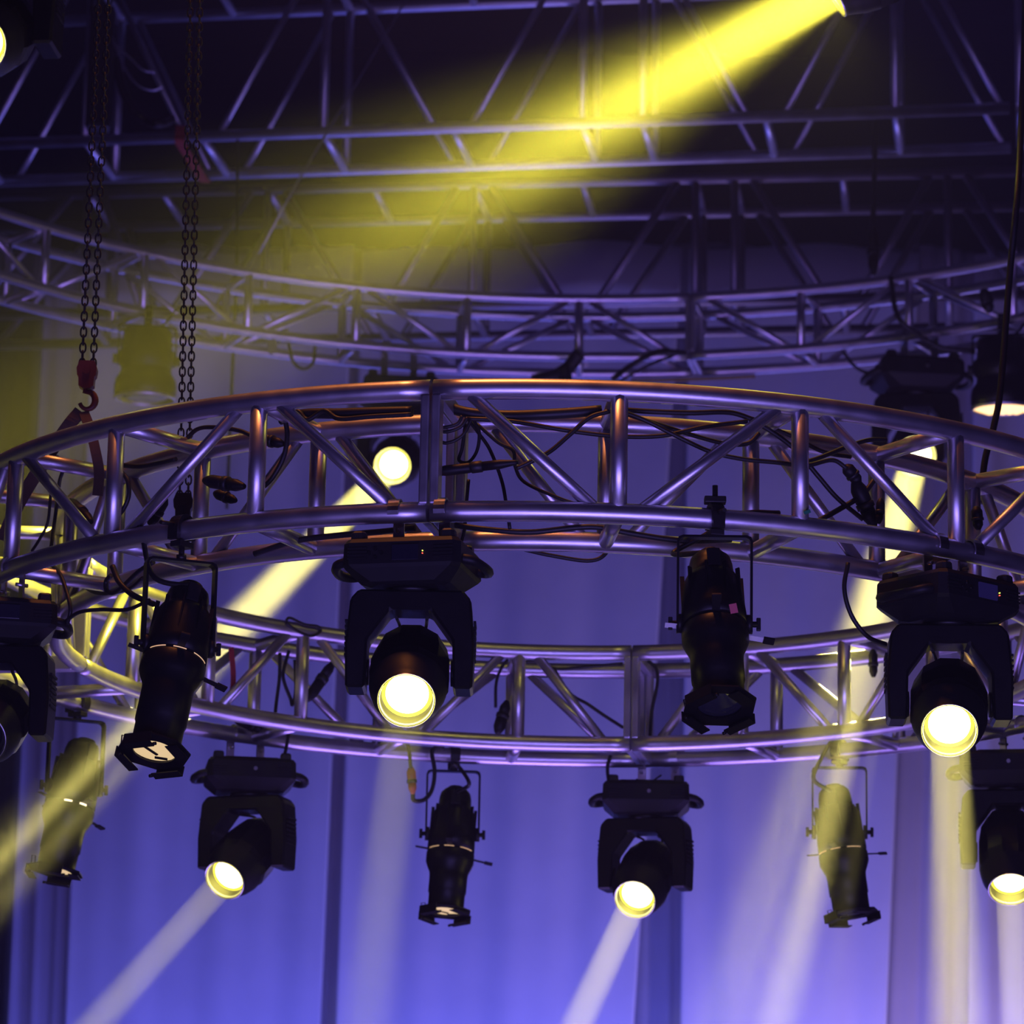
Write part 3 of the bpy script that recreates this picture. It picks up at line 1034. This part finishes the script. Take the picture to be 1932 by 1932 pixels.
def chain_strand(a, b, pitch=0.021, r=0.0024):
    a, b = V(a), V(b)
    n = int((b - a).length / pitch)
    x, y, d = basis(b - a)
    m = MB()
    for i in range(n + 1):
        c = a + d * (pitch * i)
        s_ = x if i % 2 else y
        hl, hw = pitch * 0.66, pitch * 0.36
        pts = []
        for k in range(12):
            t = 2 * PI * k / 12
            lx = hw * math.cos(t)
            ly = hl * math.copysign(abs(math.sin(t)) ** 0.75, math.sin(t)) if abs(math.sin(t)) > 1e-6 else 0
            pts.append(c + s_ * lx + d * ly)
        m.tube(pts, r, 5, closed=True)
    return m


def hoist_chain(label, tops, bots, y, hook):
    b0, b1 = P(*bots[0], y), P(*bots[1], y)
    t0, t1 = P(*tops[0], y), P(*tops[1], y)
    o = (b0 + b1) / 2
    t = root('hoist_chain', o, label, 'chain', 'hoist chains lifting the foreground ring')
    for p0, p1 in ((b0, t0), (b1, t1)):
        chain_strand(p0 - o, p1 - o).obj('chain_strand', CHAINSTEEL, t)
    k = 1.0
    m = MB()
    m.loft([[(x * sx, yy, z) for x, yy in ((-1, -0.016), (1, -0.016), (1, 0.016), (-1, 0.016))] for sx, z in ((0.019, 0.004), (0.026, -0.016), (0.024, -0.034), (0.020, -0.040), (0.019, -0.062), (0.010, -0.068))])
    m.cyl((0, -0.02, -0.022), (0, 0.02, -0.022), 0.010, 12)
    m.obj('hook_block', HOOKRED if hook else BLACK, t)
    if hook:
        m = MB()
        pts, rs = [], []
        for i in range(15):
            a = rad(115 - 275 * i / 14)
            pts.append(V((0.020 * math.cos(a) + 0.004, 0, 0.023 * math.sin(a) - 0.098)))
            rs.append(0.0055 + 0.0035 * math.sin(PI * min(1, i / 11)))
        pts = [V((0.0, 0, -0.062))] + pts
        rs = [0.006] + rs
        m.tube(pts, rs, 10)
        m.obj('hook', HOOKRED, t)
    return t


hoist_chain('hoist chain with the open red hook above the left of the foreground ring', ((189, -70), (207, -70)), ((155, 686), (176, 686)), 8.5, True)
hoist_chain('hoist chain running down behind the foreground ring to a black block', ((361, -70), (379, -70)), ((339, 935), (355, 935)), 8.75, False)


def strap(name, label, cat, pts, m, wid=0.03, th=0.004, group=None, side=None):
    """Flat webbing along pts."""
    pts = spline(pts, 6)
    mb = MB()
    vs, fs = [], []
    for i, p in enumerate(pts):
        d = (pts[min(i + 1, len(pts) - 1)] - pts[max(i - 1, 0)]).normalized()
        sd = (side or V((1, 0, 0)))
        sd = (sd - d * sd.dot(d)).normalized()
        nn = d.cross(sd)
        for a, b in ((-1, -1), (1, -1), (1, 1), (-1, 1)):
            vs.append(p + sd * (wid / 2 * a) + nn * (th / 2 * b))
    for i in range(len(pts) - 1):
        for j in range(4):
            fs.append((i * 4 + j, i * 4 + (j + 1) % 4, i * 4 + 4 + (j + 1) % 4, i * 4 + 4 + j))
    e = (len(pts) - 1) * 4
    fs += [(3, 2, 1, 0), (e, e + 1, e + 2, e + 3)]
    mb.add(vs, fs, False)
    o = mb.obj(name, m)
    return tag(o, label, cat, group)


strap('lifting_sling', 'brown webbing sling leg running from the red hook down to the left', 'sling', [P(152, 776, 8.5), P(128, 805, 8.5), P(85, 868, 8.55), P(35, 950, 8.6), P(5, 1020, 8.62)], SLING, 0.034, 0.006, 'webbing slings on the red hook')
strap('lifting_sling', 'short dark webbing sling leg dropping from the red hook into the ring', 'sling', [P(158, 778, 8.5), P(170, 810, 8.47), P(180, 850, 8.45), P(187, 892, 8.45), P(184, 935, 8.47)], SLING, 0.026, 0.006, 'webbing slings on the red hook')
strap('truss_strap', 'dull red webbing strap wrapped across the high straight truss', 'strap', [PA + V((math.cos(YAW), -math.sin(YAW), 0)) * u_at(352, PA, YAW) + q for q in (V((-0.03, -0.038, 0.05)), V((-0.03, -0.039, 0)), V((-0.03, -0.012, -0.038)), V((0.01, 0.30, -0.038)), V((0.05, 0.60, -0.039)), V((0.055, 0.645, -0.01)))], REDWEB, 0.055, 0.006)
strap('marking_strap', 'thin red strap hanging inside the far side of the foreground ring', 'strap', [P(436, 1222, 10.35), P(440, 1270, 10.35), P(438, 1305, 10.35), P(428, 1328, 10.35)], REDCABLE, 0.016, 0.006)
m = MB()
rp = spline([ring_pt(UC, UZ - 0.036, UR, 82 + 3.2 * (1.2 - i) - 2) for i in range(4)], 12)
m.tube(rp, 0.008, 8)
tag(m.obj('safety_rope', YELLOWROPE), 'thin yellow and black rope lying along the upper ring', 'rope')
m = MB()
m.tube([P(790, -40, 16.9), P(560, 345, 16.9), P(488, 478, 16.9)], 0.006, 6)
tag(m.obj('steel_guy_wire', ALU_DULL), 'thin pale steel wire slanting across the high trusses', 'wire')
def tr_pt2(px):
    u = u_at(px, PA, YAW)
    return PA + V((math.cos(YAW), -math.sin(YAW), 0)) * u + V((0, -0.04, 0.94))


m = MB()
m.box(P(190, 130, 16.5), (0.125, 0.1, 0.66), None, 0.02)
tag(m.obj('chain_bag', RUBBER), 'tall black chain bag behind the hoist chain with the hook', 'bag')
m = MB()
for x0 in (172, 207):
    m.tube(spline([P(x0, 30, 16.5), P(x0 + 2, 5, 16.6), tr_pt2(x0 + 4)], 5), 0.008, 6)
m.obj('bag_strap', RUBBER, None).parent = None
bs = bpy.data.objects['bag_strap']
bs.parent = bpy.data.objects['chain_bag']


# ------------------------------------------------------------------ cables


def ny(px, k=0.0):
    p, _ = on_ring(px)
    q, _ = on_ring(px, outer=False)
    return p.y + (q.y - p.y) * k


def fy(px, k=0.0):
    p, _ = on_ring(px, near=False, outer=False)
    q, _ = on_ring(px, near=False)
    return p.y + (q.y - p.y) * k


def cable(label, pts, r=0.0055, k=0.5, yf=ny, m=RUBBER, group=None, name='cable', cat='cable', y=None, seg=7):
    w3 = []
    for q in pts:
        if isinstance(q, V):
            w3.append(q)
            continue
        yy = q[2] if len(q) > 2 else (y if y is not None else yf(q[0], k))
        w3.append(P(q[0], q[1], yy))
    mb = MB()
    mb.tube(spline(w3, seg), r, 8)
    return tag(mb.obj(name, m), label, cat, group)


GN = 'black cables draped through the foreground ring'
cable('thick black cable along the top of the ring, left of the joint', [(530, 792), (575, 781), (640, 780), (700, 778), (778, 776)], 0.013, 0.62, group=GN)
cable('thick bundle of black cables behind the top chord, right of the joint', [(832, 762), (880, 778), (960, 784), (1060, 780), (1135, 774)], 0.013, 0.5, group=GN)
cable('knotted black cable crossing the top left bay of the ring above the leaning brace', [(528, 798), (560, 776), (580, 792), (612, 775), (640, 790), (700, 786), (776, 782)], 0.006, 0.55, group=GN)
cable('black cable looping down beside the left brace to a grey plug', [(535, 778), (542, 820), (535, 862), (515, 900), (494, 922)], 0.006, 0.45, group=GN)
cable('black cable running level behind the top chord, right of the middle post', [(1160, 772), (1220, 776), (1300, 779), (1375, 778), (1422, 792)], 0.0065, 0.5, group=GN)
cable('black cable sagging low across the right middle bay to the plug cluster', [(1160, 772), (1215, 792), (1275, 822), (1340, 852), (1400, 866), (1460, 872), (1520, 878), (1570, 868), (1598, 884)], 0.0055, 0.35, group=GN)
cable('black cable dipping below the inner top chord near the right bay brace', [(1165, 776), (1240, 800), (1320, 825), (1375, 838), (1412, 836), (1432, 818)], 0.0055, 0.6, group=GN)
cable('long black cable strung from the coil to the middle post and on to the right', [(880, 790), (966, 795), (1075, 813), (1165, 823), (1250, 822), (1330, 805), (1410, 795)], 0.0055, 0.45, group=GN)
cable('black cable swinging from the top chord left to the long inline plug', [(1150, 776), (1112, 788), (1075, 820), (1040, 850), (1008, 868), (974, 884)], 0.0055, 0.4, group=GN)
cable('black cable falling diagonally to the plug cluster on the right', [(1415, 792), (1452, 812), (1500, 848), (1545, 900), (1580, 940), (1628, 980)], 0.006, 0.5, group=GN)
cable('black cable hugging the inner top chord right of the last brace', [(1440, 800), (1500, 826), (1555, 853), (1605, 862)], 0.0055, 0.8, group=GN)
cable('black cable rising from the right post to the bright slivers of the far lens', [(1500, 878), (1550, 862), (1600, 842), (1640, 830), (1672, 830)], 0.0055, 0.6, group=GN)
cable('black cable curling under the plug cluster on the right bay', [(1540, 985), (1585, 960), (1625, 935), (1650, 905)], 0.0065, 0.5, group=GN)
cable('black cable lying along the lower inner chord, left of the joint', [(480, 1045), (560, 1020), (640, 1010), (720, 1003), (784, 996)], 0.0075, 0.62, group=GN)
cable('black cable lying along the lower inner chord, right of the joint', [(838, 988), (920, 999), (1000, 1004), (1080, 996), (1130, 995), (1200, 1008), (1290, 1020), (1380, 1018)], 0.007, 0.62, group=GN)
cable('black cable loop hanging just below the lower inner chord', [(990, 1037), (1040, 1048), (1110, 1058), (1142, 1045), (1152, 1012)], 0.005, 1.12, group=GN)
cable('black cable loop bulging out left of the head with the blue screen', [(1600, 1062), (1593, 1110), (1606, 1160), (1636, 1200), (1672, 1216)], 0.0055, 0.7, group=GN)
cable('black cable loop around the second post from the left', [(222, 882), (240, 905), (243, 935), (232, 962), (217, 978)], 0.0055, 0.1, group=GN)
cable('black cable stretched between the two left posts at the top', [(224, 877), (262, 880), (300, 874), (332, 866)], 0.006, 0.5, group=GN)
cable('black cable loop over the inner chord beside the left brace', [(352, 828), (372, 810), (400, 806), (450, 812), (478, 824)], 0.0055, 0.8, group=GN)
cable('thin black cable hanging in the leftmost bay', [(108, 862), (118, 885), (112, 910), (106, 960), (98, 1020), (96, 1035)], 0.005, 0.6, group=GN)
cable('thin black cable slanting across the leftmost bay', [(96, 930), (90, 985), (76, 1015), (60, 1040)], 0.004, 0.5, group=GN)
cable('black cable hanging under the left of the ring to the cut-off head', [(98, 1066), (114, 1085), (126, 1118), (133, 1150), (127, 1178)], 0.0055, 0.3, group=GN)
cable('black cable bridging from the cut-off head to the leaning ellipsoidal', [(124, 1172), (150, 1155), (190, 1150), (240, 1150), (282, 1132)], 0.005, 0.3, group=GN)
cable('thick black lead looping into the leaning ellipsoidal', [(212, 1068), (225, 1098), (250, 1122), (290, 1140)], 0.0075, 0.35, group=GN)
cable('black cable hooked in a narrow loop left of the leaning ellipsoidal', [(290, 1060), (260, 1080), (222, 1115), (203, 1116), (200, 1098), (210, 1085)], 0.006, 0.4, group=GN)
cable('black cable along the lower inner chord at the far left', [(130, 1082), (180, 1118), (240, 1112), (270, 1090)], 0.005, 0.9, group=GN)
for i, (lb, pts) in enumerate((
        ('highest curl of the coiled black cable beside the bolted joint', [(818, 796), (835, 806), (862, 800), (872, 785)]),
        ('second curl of the coiled black cable beside the bolted joint', [(818, 802), (838, 815), (868, 806), (882, 788)]),
        ('lowest wide curl of the coiled black cable beside the bolted joint', [(818, 820), (840, 836), (872, 822), (890, 790)]),
        ('drooping U of black cable under the coil by the joint', [(878, 800), (872, 845), (866, 868), (884, 872), (900, 850), (904, 815), (892, 790)]),
        ('black cable slanting from the coil down past the inline plug', [(884, 792), (905, 820), (925, 850), (946, 905), (955, 950), (962, 998)]),
        ('black cable from the coil bowing right to the lower chord', [(900, 800), (940, 835), (968, 850), (972, 880), (990, 910), (1050, 938), (1090, 952)]),
        ('thin black cable dropping straight from the inline plug', [(884, 905), (880, 950), (876, 1000), (868, 1030)]))):
    cable(lb, pts, 0.0042, 0.35 + 0.05 * i, group='curls of coiled cable by the bolted joint')

GF = 'cables on the far side of the foreground ring'
cable('black cable hanging in loops behind the left of the head in the middle', [(528, 1232), (527, 1280), (522, 1320), (519, 1348)], 0.0055, 0.4, fy, group=GF)
cable('black cable tangled beside the far left post', [(545, 1228), (534, 1275), (548, 1318), (552, 1330), (558, 1300), (556, 1245)], 0.0055, 0.4, fy, group=GF)
cable('black cable slanting along the far brace to the bolted joint', [(1045, 1262), (1075, 1308), (1108, 1328), (1140, 1350), (1176, 1373)], 0.0055, 0.3, fy, group=GF)
cable('black cable hanging just right of the far bolted joint', [(1222, 1246), (1238, 1262), (1240, 1290), (1230, 1340), (1226, 1392)], 0.0055, 0.6, fy, group=GF)
cable('black cable lying along the far upper outer chord', [(985, 1250), (1010, 1248), (1050, 1262), (1110, 1258), (1175, 1252)], 0.0055, 0.7, fy, group=GF)
cable('black cable looped over the far chord above the leaning brace', [(540, 1170), (548, 1166), (575, 1178), (600, 1182), (604, 1192), (585, 1200), (560, 1190), (540, 1175)], 0.0045, -0.12, fy, group=GF)
cable('black cable loop holding the plug beside the head in the middle', [(935, 1335), (936, 1290), (945, 1262), (958, 1244)], 0.005, 0.3, fy, group=GF)
cable('black lead climbing from the orange connector to the ring', [(762, 1385), (771, 1412), (775, 1450)], 0.006, 0.6, fy, group=GF)
cable('black lead looping from the orange connector up beside the ellipsoidal', [(779, 1495), (781, 1510), (800, 1509), (815, 1490), (820, 1455), (815, 1420), (824, 1410), (838, 1412)], 0.007, 0.7, fy, group=GF)
cable('black lead running into the base above the low left head', [(546, 1372), (540, 1410), (532, 1445)], 0.0055, 0.8, fy, group=GF)
cable('black lead running into the base of the head below the far joint', [(1152, 1425), (1146, 1450), (1150, 1486)], 0.0055, 0.8, fy, group=GF)
cable('thin black safety wires between the clamps below the far joint', [(1200, 1470), (1215, 1478), (1230, 1474), (1248, 1462)], 0.003, 1.0, fy, group=GF)

GU = 'cables around the upper ring'


def up(px, outer=False, top=False, dy=0.0, dz=0.0):
    q, _ = on_ring(px, 'up', False, outer)
    return V((q.x, q.y + dy, q.z + (UH if top else 0) + dz))


def tr_pt(p0, yaw, px, c=0.0, z=0.0, dz=0.0, dy=0.0):
    u = u_at(px, p0, yaw)
    return p0 + V((math.cos(yaw), -math.sin(yaw), 0)) * u + V((math.sin(yaw), math.cos(yaw), 0)) * c + V((0, dy, z + dz))


cable('thick black cable hanging at the right edge in front of the lit par can', [P(1937, -150, 9.3), P(1932, 90, 9.3), (1922, 330), (1905, 520), (1888, 730), (1876, 800), (1858, 870), (1850, 950)], 0.009, y=8.9, group=GU, seg=10)
cable('long thin black cable dropping vertically left of centre behind the ring', [tr_pt(PA, YAW, 449, 0, 0, -0.035, -0.02), (447, 480), (441, 640), (436, 760), (428, 960)], 0.008, y=16.9, group=GU)
cable('black cable sagging from the upper ring to the lit par can', [up(1681, dy=-0.04, top=True), (1692, 592), (1722, 625), (1774, 655), (1840, 664)], 0.013, y=15.62, group=GU)
cable('thin black cable curling into the dark moving head on the upper ring', [up(1590, dz=-0.034), (1606, 684), (1622, 698), (1640, 704)], 0.008, y=15.75, group=GU)
cable('thick black cable sloping off the upper ring near its joint', [up(1292, dy=-0.041), (1240, 664), (1190, 690), (1155, 716)], 0.014, y=15.9, group=GU)
cable('thin black cable sloping beside the thick one off the upper ring', [up(1280, dy=-0.036), (1235, 684), (1185, 710), (1160, 726)], 0.008, y=15.85, group=GU)
cable('black cable loop under the left of the upper ring', [up(545, dz=-0.034), (553, 682), (572, 696), (590, 685), up(594, dz=-0.034)], 0.008, y=16.0, group=GU)
cable('thick dark cable sagging between the chain bag and the high truss', [(216, 110), (240, 190), (275, 228), (308, 232), tr_pt(PA, YAW, 325, 0, 0.0, 0.08, -0.07)], 0.024, y=16.6, group=GU)
cable('pale thin cable bowing beside the chain bag', [(212, 70), (236, 130), (262, 162), (290, 170), (308, 162)], 0.006, y=16.42, m=ALU_DULL, group=GU)
cable('upper pale thin cable bowing beside the chain bag', [(212, 80), (248, 112), (270, 132), (292, 136)], 0.006, y=16.4, m=ALU_DULL, group=GU)
cable('black cable hanging from the high truss at the right with a long connector', [tr_pt(PA, YAW, 1651, 0, 0, -0.05, -0.02), (1648, 380), (1647, 428)], 0.014, y=16.9, group=GU)


cable('thick black cable heap resting under the upper ring, right of the bolted joint', [up(1092, dy=-0.06), (1072, 694), (1045, 710), (1005, 720)], 0.035, y=16.2, group=GU)
cable('stubby black cable hanging from the heap under the upper ring', [(1064, 696), (1068, 712), (1064, 735)], 0.03, y=16.15, group=GU)


def plug(label, a, b, r, k=0.5, yf=ny, group=None, y=None, m=BLACKPLASTIC, name='cable_connector'):
    """Inline cable connector from a to b: two gripped bodies with a collar between."""
    y0 = y if y is not None else yf(a[0], k)
    y1 = y if y is not None else yf(b[0], k)
    A, B = P(a[0], a[1], y0), P(b[0], b[1], y1)
    L = (B - A).length
    x, yv, d = basis(B - A)
    T = M.Translation(A) @ rot_to(x, yv, d)
    t = root(name, A, label, 'connector', group)
    Ti = M.Translation(-A) @ T
    mb = MB()
    mb.lathe([(r * 0.35, 0), (r * 0.6, L * 0.05), (r * 0.85, L * 0.14), (r, L * 0.20), (r, L * 0.46), (r * 0.92, L * 0.48)], 14, Ti)
    mb.obj('plug_body', m, t)
    mb = MB()
    mb.lathe([(r * 0.92, L * 0.48), (r * 1.12, L * 0.49), (r * 1.12, L * 0.60), (r * 0.9, L * 0.61)], 14, Ti)
    mb.obj('locking_collar', RUBBER, t)
    mb = MB()
    mb.lathe([(r * 0.9, L * 0.61), (r * 0.9, L * 0.80), (r * 0.7, L * 0.88), (r * 0.5, L * 0.96), (r * 0.35, L)], 14, Ti)
    mb.obj('socket_body', m, t)
    return t


GP = 'black inline connectors on the foreground ring'
plug('long black inline connector lying level just right of the bolted joint', (806, 892), (978, 872), 0.0125, 0.3, group=GP)
plug('fat black connector by the left brace, below the inner top chord', (484, 826), (536, 838), 0.014, 0.5, group=GP)
plug('black connector pushed against the third post from the left', (384, 906), (462, 918), 0.0165, 0.35, group=GP)
plug('black cap hanging under the connector by the third post', (404, 930), (446, 945), 0.013, 0.45, group=GP)
plug('black connector resting on the lower chord by the long left brace', (312, 936), (282, 990), 0.0165, 0.3, group=GP)
plug('dark connector behind the first left brace', (128, 945), (172, 985), 0.017, 0.5, group=GP)
plug('upper black connector of the cluster behind the right brace', (1594, 878), (1622, 912), 0.016, 0.5, group=GP)
plug('large black connector in the middle of the right cluster', (1612, 905), (1650, 995), 0.020, 0.5, group=GP)
plug('small black connector hanging right of the cluster', (1662, 940), (1658, 988), 0.010, 0.4, group=GP)
plug('black connector hanging near the right edge below the par can', (1842, 955), (1846, 1000), 0.014, 0.4, group=GP)
plug('black connector clipped beside the far left post', (580, 1322), (630, 1248), 0.018, 0.3, fy, group='connectors on the far side of the ring')
plug('black connector dangling beside the head in the middle', (938, 1385), (957, 1322), 0.019, 0.3, fy, group='connectors on the far side of the ring')
plug('black connector lying on the far lower chord at the left', (440, 1355), (505, 1382), 0.016, 0.8, fy, group='connectors on the far side of the ring')
plug('orange connector dangling under the head in the middle', (775, 1446), (779, 1498), 0.0145, 0.65, fy, 'connectors on the far side of the ring', None, ORANGE)
plug('yellowish connector in the haze left of the head with the blue screen', (1647, 1225), (1648, 1278), 0.014, 0.3, fy, 'connectors on the far side of the ring')
plug('long black connector hanging from the high truss on the right', (1647, 425), (1648, 520), 0.03, 0.5, None, 'connectors up by the trusses', 16.9)
plug('dark connector leaning against the upper ring at the right', (1855, 545), (1868, 590), 0.03, 0.5, None, 'connectors up by the trusses', 15.45)

for lb, pos, size, rot, mm, y in (('small bright white tag clipped to the upper ring', (1106, 684), (0.022, 0.004, 0.05), 0, WHITETAG, 16.35),
                                  ('pale metal plate hanging from the left of the upper ring', (514, 654), (0.045, 0.004, 0.075), -15, ALU_DULL, 15.95)):
    o = MB().box((0, 0, 0), size, None, 0.001).obj('hanging_tag', mm)
    o.location = P(pos[0], pos[1], y)
    o.rotation_euler = (0, rad(rot), 0)
    tag(o, lb, 'tag')
o = MB().box((0, 0, 0), (0.016, 0.002, 0.008), None, 0.0005).obj('tape_scrap', GREENTAPE)
o.location = P(1523, 966, ny(1523, 0.0) - 0.03)
o.rotation_euler = (0, rad(-20), 0)
tag(o, 'tiny scrap of green tape on the right lower chord', 'tape')
